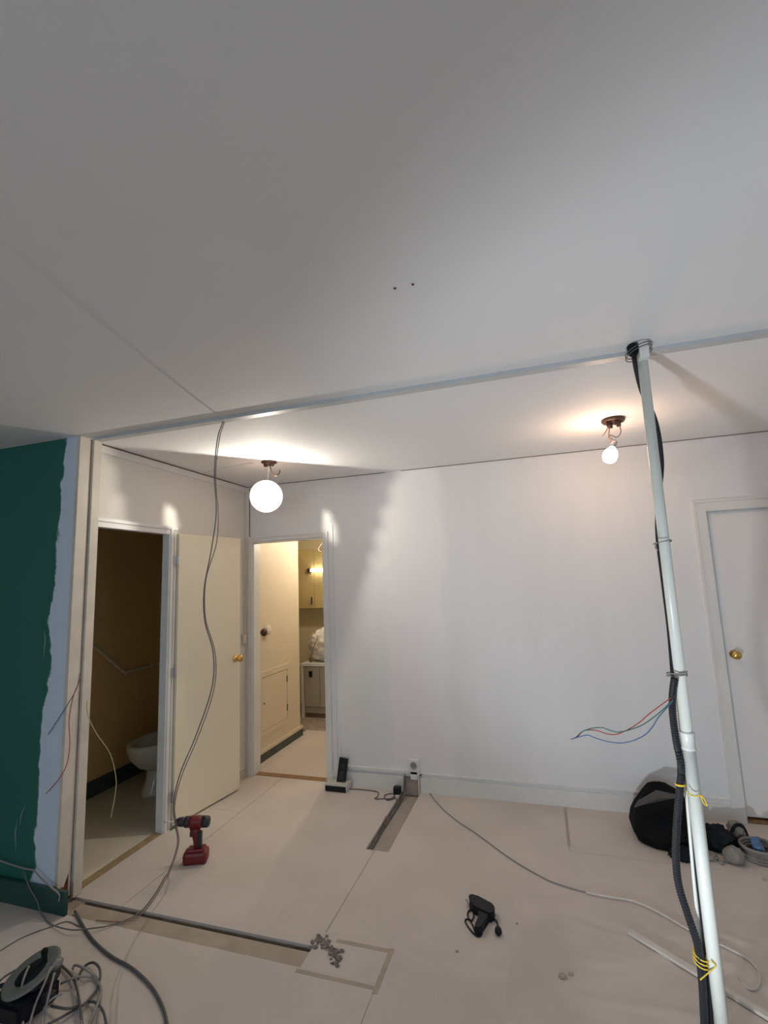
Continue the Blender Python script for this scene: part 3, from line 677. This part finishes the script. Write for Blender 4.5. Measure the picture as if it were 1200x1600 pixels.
# ------------------------------------------------------------------ bag and heap by the right door
bgc = Vector((.615, 3.50, 0))
bg = thing('black_bag', 'slumped black bag lying at the foot of the back wall', 'bag', bgc)
bm = B(); prev = None; nn = 36
secs = [(z_*.93, a_*.95, b_, c_, d_) for z_, a_, b_, c_, d_ in [(0, .185, .15, 0, 0), (.02, .195, .165, 0, 0), (.07, .20, .17, -.005, .01), (.13, .19, .16, -.005, .03), (.19, .16, .12, .0, .06), (.24, .115, .08, .005, .09), (.275, .06, .035, -.01, .11), (.285, .015, .01, -.02, .115)]]
for zz, rx, ry, ox, oy in secs:
    cur = []
    for i in range(nn):
        a = 2*math.pi*i/nn
        c_, s_ = math.cos(a), math.sin(a)
        sq = (abs(c_)**2.8+abs(s_)**2.8)**(-1/2.8)
        k = sq*(1+.10*noise.noise(Vector((c_*1.6, s_*1.6, zz*7)))+.06*noise.noise(Vector((c_*4, s_*4, zz*14+3))))
        cur.append(bm.verts.new((bgc.x+ox+rx*c_*k, bgc.y+oy+ry*s_*k, zz+(.018*noise.noise(Vector((c_*3, s_*3, zz*9))) if 0 < zz else 0))))
    if prev: bridge(bm, prev, cur)
    else: bm.faces.new(cur)
    prev = cur
bm.faces.new(prev)
obj('bag_body', bm, M['bagm'], bg, True)
fl = [PY(x, y, Y) for x, y, Y in ((992, 1262, 3.385), (998, 1252, 3.385), (1027, 1235, 3.40), (1060, 1242, 3.385), (1056, 1247, 3.345), (1030, 1249, 3.33), (1003, 1258, 3.345))]
obj('flap', prism(B(), fl, (0, .035, -.012)), M['baglin'], bg)
obj('strap', tube(B(), [PY(x, y, 3.35) for x, y in ((992, 1262), (997, 1272), (1005, 1284), (1003, 1266))], .006, 6, 6), M['bagm'], bg, True)
tag(obj('dark_jacket', blob((.868, 3.452, .045), (.088, .088, .065), 11, .35, 2.0, 4, 0.0, .12), M['darkcloth'], None, True), 'crumpled dark cloth spilling from the black bag', 'cloth')
tag(obj('dark_glove', blob((.635, 3.283, .020), (.072, .045, .036), 12, .4, 2.4, 4, 0.0, .12), M['darkcloth'], None, True), 'small dark cloth lying in front of the black bag', 'cloth')
def cup(c, r, ax, m, parent, name):
    return obj(name, lathe(B(), c, ax, [(r*.98, 0), (r, r*.25), (r*.92, r*.55), (r*.70, r*.82), (r*.38, r*.97), (r*.05, r)], 18), m, parent, True)
g = thing('knee_pad', 'grey rounded pad leaning against the dark cloth', 'pad', (.990, 3.55, 0))
obj('pad', blob((.990, 3.550, .052), (.050, .055, .060), 21, .22, 1.8, 4, 0.0, .05), M['rag'], g, True)
obj('strap', tube(B(), [(.945, 3.525, .01), (.945, 3.505, .06), (.975, 3.503, .108), (1.015, 3.517, .095), (1.035, 3.522, .03)], .009, 8, 6), M['darkcloth'], g, True)
g = thing('knee_pad', 'grey rounded pad lying beside the cable coil', 'pad', (.855, 3.36, 0))
obj('pad', blob((.890, 3.300, .040), (.050, .042, .044), 24, .16, 1.6, 4, 0.0, .04), M['rag'], g, True)
obj('strap', tube(B(), [(.852, 3.298, .02), (.830, 3.285, .010), (.815, 3.272, .008), (.828, 3.262, .007)], .006, 8, 6), M['rag'], g, True)
tag(obj('grey_rag', blob((.770, 3.312, .014), (.042, .028, .022), 31, .4, 2.6, 4, 0.0, .1), M['rag'], None, True), 'crumpled grey rag on the floor behind the pole', 'rag')
cc = Vector((1.045, 3.385, 0))
ck = thing('cable_coil', 'coil of grey cable lying flat near the right door', 'coil', cc)
for k in range(5):
    pts = [cc+Vector(((.085+.006*math.sin(k*2.1))*math.cos(a*.2618)+.004*math.sin(k), (.080+.005*math.cos(k*1.7))*math.sin(a*.2618), .009+.0135*k)) for a in range(25)]
    obj('turn', tube(B(), pts, .0085, 8, 0, None, True), M['rag'], ck, True)
bt = thing('blue_tape_roll', 'blue roll standing in the coil of grey cable', 'tape', cc)
obj('roll', lathe(B(), cc+Vector((-.028, .005, .052)), (.8, -.25, .25), [(.022, 0), (.046, 0), (.048, .004), (.048, .038), (.046, .042), (.022, .042), (.022, 0)], 24, False), M['blue'], bt, True)
obj('core', lathe(B(), cc+Vector((-.028, .005, .052)), (.8, -.25, .25), [(.019, .001), (.022, .001), (.022, .041), (.019, .041), (.019, .001)], 20, False), M['cable_w'], bt, True)

# ------------------------------------------------------------------ cordless drill
dc = Vector((-2.06, 2.60, 0))
dr = thing('cordless_drill', 'dark red cordless drill standing on its battery', 'drill', dc)
fw = Vector((-.90, -.40, 0)).normalized(); sdv = Vector((-fw.y, fw.x, 0))
def dl(f, s, z): return dc+fw*f+sdv*s+Vector((0, 0, z))
dm = Matrix(((fw.x, sdv.x, 0, dc.x), (fw.y, sdv.y, 0, dc.y), (0, 0, 1, 0), (0, 0, 0, 1)))
axd = (fw+Vector((0, 0, .07))).normalized()
ob = dl(-.075, 0, .213)
obj('motor_cap', lathe(B(), ob, axd, [(.018, 0), (.027, .004), (.0315, .014), (.032, .048)], 20), M['drillblk'], dr, True)
obj('motor_housing', lathe(B(), ob, axd, [(.0325, .046), (.034, .06), (.033, .10), (.031, .118)], 20), M['drillred'], dr, True)
obj('clutch_ring', lathe(B(), ob, axd, [(.030, .117), (.031, .122), (.0305, .142), (.027, .146)], 20), M['drillblk'], dr, True)
obj('chuck', lathe(B(), ob, axd, [(.025, .145), (.026, .155), (.0245, .178), (.016, .196), (.008, .202)], 16), M['drillblk'], dr, True)
obj('drill_bit', lathe(B(), ob, axd, [(.0035, .20), (.0035, .262), (.0006, .27)], 8), M['steel'], dr, True)
bm = B(); prev = None
for zz, f, hw, hd in ((.19, .012, .017, .034), (.16, .008, .0165, .026), (.12, .0, .016, .022), (.085, -.008, .016, .024), (.07, -.010, .018, .030)):
    cur = [bm.verts.new(dl(f+hd*math.cos(a), hw*math.sin(a), zz)) for a in [2*math.pi*i/16 for i in range(16)]]
    if prev: bridge(bm, prev, cur)
    else: bm.faces.new(cur)
    prev = cur
bm.faces.new(prev); obj('handle', bm, M['drillred'], dr, True)
obj('grip', B1((-.030, -.017, .08), (-.004, .017, .165), .006, dm), M['drillblk'], dr)
obj('trigger', B1((.022, -.008, .138), (.040, .008, .168), .004, dm), M['drillblk'], dr)
ba = obj('battery', B1((-.066, -.044, .0), (.070, .044, .066), .018, dm), M['drillred'], dr)
obj('battery_shoe', B1((-.050, -.034, .060), (.050, .034, .080), .010, dm), M['drillred'], dr)
obj('battery_label', B1((.0, -.0455, .014), (.052, -.043, .046), .0005, dm), M['drillblk'], ba)
obj('battery_label', B1((.0685, -.028, .014), (.0712, .028, .046), .0005, dm), M['drillblk'], ba)
obj('print_bar', B1((.012, -.0465, .030), (.042, -.0454, .038), 0, dm), M['drillgrey'], ba)

# ------------------------------------------------------------------ glue gun on the floor
def Z(px, s=10.0, ox=700, oy=1390, z=.018): return FL(ox+px[0]/s, oy+px[1]/s, z)
g0 = FL(750, 1430)
gg = thing('glue_gun', 'black corded glue gun lying on the pale floor', 'glue gun', (g0.x, g0.y, 0))
def flatpart(name, poly, z0, z1, m, bev=.006):
    bm = prism(B(), [Vector((p.x, p.y, z0)) for p in [Z(q) for q in poly]], (0, 0, z1-z0)); bev *= .7
    if bev: bmesh.ops.bevel(bm, geom=list(bm.edges), offset=bev, segments=2, affect='EDGES')
    return obj(name, bm, m, gg)
flatpart('barrel', [(325, 155), (375, 140), (480, 180), (700, 290), (735, 345), (725, 425), (670, 465), (560, 420), (420, 330), (340, 270)], .0, .042, M['black_pl'])
flatpart('handle', [(470, 350), (660, 440), (580, 520), (535, 650), (470, 670), (415, 650), (430, 560), (490, 480)], .002, .036, M['black_pl'])
a = Z((330, 200)); b = Z((275, 165))
obj('nozzle', lathe(B(), Vector((a.x, a.y, .021)), (b-a), [(.012, -.01), (.012, .004), (.006, .012), (.0025, (b-a).length)], 14), M['steel'], gg, True)
a = Z((730, 375)); b = Z((800, 410))
obj('glue_stick', lathe(B(), Vector((a.x, a.y, .021)), (b-a), [(.0055, -.01), (.0055, (b-a).length)], 12), M['cable_w'], gg, True)
cd = obj('power_cord', tube(B(), [Z(q, z=.005) for q in ((520, 640), (525, 700), (480, 730), (420, 700), (360, 640), (290, 540), (268, 480), (310, 460), (370, 480), (400, 420), (390, 350), (350, 320), (310, 360), (320, 440), (390, 560), (420, 650), (455, 700), (490, 680))], .0035, 6, 8), M['black_pl'], gg, True)
obj('power_cord', tube(B(), [Z(q, z=.006) for q in ((620, 470), (690, 465), (745, 480), (775, 530), (780, 570))], .0035, 6, 8), M['black_pl'], gg, True)
a = Z((778, 560)); b = Z((790, 690))
obj('plug', lathe(B(), Vector((a.x, a.y, .016)), Vector((b.x-a.x, b.y-a.y, 0)), [(.005, 0), (.008, .012), (.015, .022), (.016, .038), (.012, .044)], 14), M['black_pl'], gg, True)

# ------------------------------------------------------------------ telephone in the corner by the corridor door
ph = thing('cordless_phone', 'black cordless telephone handset upright in its pale base', 'telephone', (-1.625, 3.70, 0))
obj('base', B1((-1.715, 3.655, 0), (-1.535, 3.765, .055), .008), M['greybase'], ph)
obj('base_front', B1((-1.712, 3.650, .004), (-1.542, 3.660, .042), .002), M['black_pl'], ph)
rm = Matrix.Translation((-1.605, 3.715, .045)) @ Matrix.Rotation(.10, 4, 'Y') @ Matrix.Rotation(-.16, 4, 'X')
hs = obj('handset', B1((-.036, -.013, 0), (.036, .013, .18), .006, rm), M['black_pl'], ph)
obj('keypad', B1((-.020, -.0145, .02), (.020, -.0125, .09), .0005, rm), M['drillblk'], hs)
obj('display', B1((-.020, -.0145, .105), (.020, -.0125, .14), .0005, rm), M['conduit'], hs)
ad = thing('plug_adapter', 'black mains adapter plug lying beside the floor channel', 'plug', FL(622, 1240))
q = FL(621, 1240); obj('body', B1((q.x-.028, q.y-.022, 0), (q.x+.028, q.y+.022, .05), .008), M['black_pl'], ad)
for s in (-.008, .008): obj('pin', lathe(B(), (q.x+s, q.y, .048), (0, 0, 1), [(.002, 0), (.002, .018)], 8), M['steel'], ad)
tag(obj('phone_cord', tube(B(), [FL(x, y, .004) for x, y in ((547, 1233), (556, 1233), (568, 1234), (589, 1237), (591, 1243), (586, 1248), (600, 1248), (610, 1248), (617, 1243), (611, 1240), (601, 1243), (604, 1250), (613, 1249), (618, 1246), (620, 1250), (627, 1254))], .0035, 6, 8), M['cable_d'], None, True), 'thin dark cord running from the telephone to the channel', 'cord')
tag(obj('wire_curl', tube(B(), [FL(x, y, .005) for x, y in ((602, 1276), (607, 1277), (605, 1285), (602, 1288), (600, 1282), (603, 1276))], .0025, 6, 6), M['cable_b'], None, True), 'small curl of brown wire beside the floor channel', 'wire')
tag(obj('channel_cable', tube(B(), [(-1.10, YB-.03, .12), (-1.105, 3.72, -.005), (-1.11, 3.55, -.030), (-1.115, 3.3, -.031), (-1.112, 3.0, -.030)], .006, 8, 10), M['cable_d'], None, True), 'dark cable laid along one side of the floor channel', 'cable')

# ------------------------------------------------------------------ socket and switch
so_ = thing('wall_socket', 'white round wall socket low on the back wall', 'socket', (-1.03, YB, .19))
obj('plate', B1((-1.072, YB-.020, .145), (-.988, YB, .235), .005), M['white_pl'], so_)
obj('well_ring', lathe(B(), (-1.03, YB-.019, .192), (0, -1, 0), [(.030, 0), (.030, .004), (.024, .004), (.024, .0005)], 24, False), M['rail'], so_, True)
obj('well', lathe(B(), (-1.03, YB-.0195, .192), (0, -1, 0), [(.0235, 0), (.0235, .001)], 24), M['cable_g'], so_)
for s in (-.008, .008): obj('pin_hole', lathe(B(), (-1.03+s, YB-.020, .192), (0, -1, 0), [(.0035, 0), (.0035, .0012)], 10), M['black_pl'], so_)
obj('neck', B1((-1.058, YB-.016, .09), (-1.004, YB, .145), .002), M['white_pl'], so_)
obj('terminal', B1((-.985, YB-.020, .12), (-.972, YB-.004, .133), .002), M['cable_d'], so_)
sw = thing('light_switch', 'small cream light switch beside the corridor door frame', 'switch', (XL, 3.745, 1.14))
obj('box', B1((XL, 3.715, 1.10), (XL+.022, 3.772, 1.175), .004), M['trim_old'], sw)
obj('rocker', B1((XL+.020, 3.73, 1.12), (XL+.027, 3.757, 1.155), .003), M['white_pl'], sw)
obj('cable_run', B1((XL, 3.748, 1.175), (XL+.008, 3.757, 2.44)), M['trim_old'], sw)

# ------------------------------------------------------------------ loose cables
def cab(name, pts, r, m, label, cat='cable', sub=8, group=None):
    ps = [Vector((q.x, q.y, max(q.z, r))) for q in spline(pts, sub)]
    return tag(obj(name, tube(B(), ps, r, 6, 0, None, True), M[m], None, True), label, cat, group)
def FLs(pts, z): return [FL(x, y, z) for x, y in pts]
hang = [(350, 655), (340, 685), (335, 740), (338, 800), (330, 860), (319, 920), (320, 970), (333, 1020), (331, 1075), (306, 1150), (281, 1210)]
hp = [PY(x, y, 2.15) for x, y in hang]
hang2 = [(352, 656), (343, 685), (337, 740), (341, 800), (338, 850), (322, 905), (321, 965), (336, 1020), (334, 1078), (310, 1150), (284, 1212)]
hp2 = [PY(x, y, 2.16) for x, y in hang2]
low = [PY(271, 1258, 2.20), PY(274, 1290, 2.30), PY(277, 1320, 2.38)]
cab('hanging_cable', hp+low+FLs([(262, 1365), (240, 1400), (215, 1428), (175, 1445)], .006)+FLs([(140, 1451), (122, 1453), (105, 1452)], .019)+FLs([(80, 1444), (65, 1428)], .006)+[PY(58, 1408, 2.02), PY(45, 1385, 2.02), PY(37, 1362, 2.035)], .0030, 'cable_h', 'long grey cable hanging from the ceiling rail to the floor')
cab('hanging_cable', hp2+[PY(273, 1258, 2.21), PY(276, 1290, 2.31), PY(279, 1320, 2.40)]+FLs([(263, 1368), (238, 1408), (210, 1436), (180, 1440), (150, 1438)], .006), .0024, 'cable_b', 'brown wire twisting alongside the hanging grey cable')
tag(obj('ceiling_cable_outlet', lathe(B(), hp[0]+Vector((0, 0, .004)), (0, 0, -1), [(.016, 0), (.016, .01), (.008, .014)], 12), M['crack']), 'dark outlet hole where the cables leave the ceiling rail', 'outlet')
cab('door_foot_cable', [Vector((max(q.x, -2.482), q.y, .006)) for q in FLs([(254, 1294), (262, 1295), (275, 1291), (285, 1284), (300, 1273), (318, 1263)], .006)], .0055, 'cable_d', 'dark cable along the foot of the open toilet door')
cab('thick_cable', FLs([(117, 1424), (130, 1447), (148, 1472), (175, 1495), (205, 1512), (235, 1540), (255, 1575), (263, 1610)], .007), .0062, 'cable_d', 'thick dark cable curving over the floor from the green skirting')
cab('thin_wire', FLs([(-10, 1492), (35, 1465), (80, 1448), (105, 1440), (125, 1448)], .003), .002, 'cable_d', 'thin dark wire lying on the floor beyond the reel', 'wire')
cab('skirting_wire', [PY(x, y, 2.026) for x, y in ((-8, 1342), (15, 1350), (38, 1357), (52, 1360), (66, 1374), (82, 1388), (93, 1398), (92, 1408))], .004, 'cable_g', 'grey wire trailing along the green skirting', 'wire')
cab('slot_wire', [PY(x, y, 2.045) for x, y in ((125, 1052), (120, 1075), (108, 1097), (92, 1122), (75, 1148))], .0022, 'w_blue', 'thin blue wire springing out of the post over the filler', 'wire')
cab('slot_wire', [PY(x, y, 2.039) for x, y in ((125, 1062), (114, 1090), (108, 1125), (109, 1165), (104, 1195), (92, 1217), (72, 1240))], .0022, 'w_red', 'thin red wire springing out of the post over the filler', 'wire')
cab('earth_wire', [PX(x, y, XL+.06) for x, y in ((136, 1095), (137, 1116), (150, 1145), (172, 1178), (181, 1215), (180, 1240), (173, 1278))], .0024, 'w_yg', 'thin yellow-green wire curling across the toilet doorway', 'wire')
cab('floor_cord', FLs([(672, 1240), (690, 1262), (715, 1283), (745, 1303), (800, 1343), (850, 1372), (880, 1384), (915, 1394)], .004), .0035, 'cable_g', 'grey cord running over the floor from the channel')
cab('pale_cord', FLs([(915, 1394), (950, 1401), (990, 1408), (1030, 1426), (1075, 1452), (1130, 1478), (1170, 1500), (1187, 1522), (1184, 1542), (1170, 1545), (1155, 1528)], .009), .0042, 'slat', 'pale cord running across the floor behind the pole')
# small debris
for i, (x, y, s, lab) in enumerate(((808, 1444, .005, 'tiny beige crumb lying beside the plug of the glue gun'), (512, 1243, .003, 'speck of debris on the floor at the telephone base'), (548, 1274, .003, 'speck of debris on bare floor between telephone and channel'),
                                    (880, 1528, .012, 'larger of two beige lumps lying together on the film'), (892, 1524, .008, 'smaller of two beige lumps lying together on the film'), (714, 1487, .005, 'lone tiny beige crumb on the floor between glue gun and taped square'), (1195, 1375, .008, 'beige crumb on the floor near the coil of grey cable'))):
    q = FL(x, y); tag(obj('debris_crumb', blob((q.x, q.y, s*.5), (s*1.3, s, s*.8), 40+i, .4, 2, 2, 0.0), M['tape']), lab, 'debris', 'debris crumbs on the floor')
# broken mortar around the end of the trench
mort = B()
for i in range(90):
    t = i/89
    px = [(488, 1478), (500, 1470), (510, 1473), (514, 1482), (520, 1490), (527, 1498), (524, 1508)]
    k = t*(len(px)-1); a = int(min(k, len(px)-2)); f = k-a
    x = px[a][0]*(1-f)+px[a+1][0]*f+random.gauss(0, 4.5); y = px[a][1]*(1-f)+px[a+1][1]*f+random.gauss(0, 4)
    q = FL(x, y); s = random.uniform(.003, .010)
    b2 = blob((q.x, q.y, s*.4), (s*1.3, s, s*.5), 60+i, .7, 1.6, 1, -.003); mm = bpy.data.meshes.new('tmp'); b2.to_mesh(mm); b2.free(); mort.from_mesh(mm); bpy.data.meshes.remove(mm)
o = obj('mortar_rubble', mort, M['mortar']); o['kind'] = 'stuff'; tag(o, 'grey crumbs of broken mortar at the end of the floor trench', 'rubble')
q0, q1 = FL(984, 1458, .007), FL(1215, 1600, .007); dv = (q1-q0).normalized(); nv = Vector((-dv.y, dv.x, 0))*.013
tag(obj('wooden_slat', prism(B(), [q0+nv, q1+nv, q1-nv, q0-nv], (0, 0, .012)), M['slat']), 'pale flat slat lying on the floor beside the pole', 'slat')

# ------------------------------------------------------------------ cable reel and loops at the lower left
rc = Vector((-2.05, 1.60, 0))
rl = thing('cable_reel', 'black cable reel with a tilted grey disc and upright handle', 'cable reel', rc)
bm = prism(B(), [rc+Vector(v) for v in ((-.085, -.10, 0), (.085, -.10, 0), (.10, .06, 0), (-.10, .06, 0))], (0, 0, .075)); bmesh.ops.bevel(bm, geom=list(bm.edges), offset=.014, segments=2, affect='EDGES')
obj('body', bm, M['black_pl'], rl)
tn_ = Vector((-.22, -.30, 1)).normalized(); dcn = PY(50, 1522, 1.615)
obj('drum', lathe(B(), dcn, -tn_, [(.070, -.004), (.070, .03), (.085, .045), (.085, .055)], 28), M['black_pl'], rl, True)
obj('disc', lathe(B(), dcn, tn_, [(.052, .004), (.098, 0), (.104, .005), (.103, .011), (.096, .013), (.060, .008), (.052, .010)], 36, False), M['reelgrey'], rl, True)
obj('hub', lathe(B(), dcn, tn_, [(.055, -.01), (.055, .011), (.040, .018), (.015, .020)], 28), M['darkcloth'], rl, True)
hb = PY(68, 1512, 1.64)
obj('handle', lathe(B(), hb, (.03, 0, 1), [(.013, 0), (.012, .015), (.010, .04), (.0125, .060), (.010, .068)], 14), M['darkcloth'], rl, True)
obj('clamp', blob(PY(88, 1506, 1.65), (.020, .024, .018), 71, .25, 2, 3), M['reelgrey'], rl, True)
obj('side_lug', B1((rc.x+.085, rc.y-.02, .035), (rc.x+.125, rc.y+.02, .065), .008), M['drillblk'], rl)
obj('carry_frame', tube(B(), [rc+Vector(v) for v in ((-.07, -.02, .07), (-.115, -.03, .065), (-.125, -.04, .03), (-.08, -.05, .01))], .008, 8, 6), M['black_pl'], rl, True)
for i, pts in enumerate(([(45, 1510, .13), (37, 1530, .12), (33, 1555, .07), (36, 1600, .02), (38, 1640, .01)], [(80, 1510, .14), (68, 1540, .10), (55, 1570, .05), (45, 1605, .01)], [(85, 1520, .12), (75, 1560, .07), (72, 1580, .03), (68, 1625, .01)], [(98, 1552, .07), (80, 1562, .06), (68, 1580, .03), (63, 1625, .01)])):
    obj('cord', tube(B(), [FL(x, y, z) for x, y, z in pts], .0042, 6, 8), M['cable_g'], rl, True)
loops = [[(95, 1507), (115, 1530), (125, 1570), (128, 1615), (118, 1640)], [(95, 1537), (120, 1527), (145, 1528), (158, 1545), (150, 1575), (135, 1610)], [(122, 1530), (130, 1512), (145, 1504), (156, 1515), (154, 1540), (140, 1560), (128, 1572)], [(113, 1515), (118, 1508), (135, 1515), (152, 1530), (158, 1560), (152, 1600), (155, 1640)], [(80, 1572), (105, 1576), (125, 1572), (95, 1590), (75, 1600)], [(120, 1533), (123, 1560), (127, 1600), (125, 1640)], [(135, 1565), (150, 1567), (163, 1585), (167, 1620), (160, 1650)]]
lk = thing('cable_tangle', 'tangle of grey extension cable lying beside the reel', 'cable', FL(135, 1560))
for i, l in enumerate(loops):
    obj('cable_loop', tube(B(), [FL(x, y, .008+.012*((i+k) % 3)) for k, (x, y) in enumerate(l)], .0048, 8, 8), M['cable_g' if i % 2 else 'cable_d'], lk, True)
cab('reel_lead', [FL(x, y, z) for x, y, z in ((-10, 1545, .01), (5, 1528, .05), (24, 1516, .09))], .004, 'cable_d', 'dark lead running up to the grey disc of the reel')
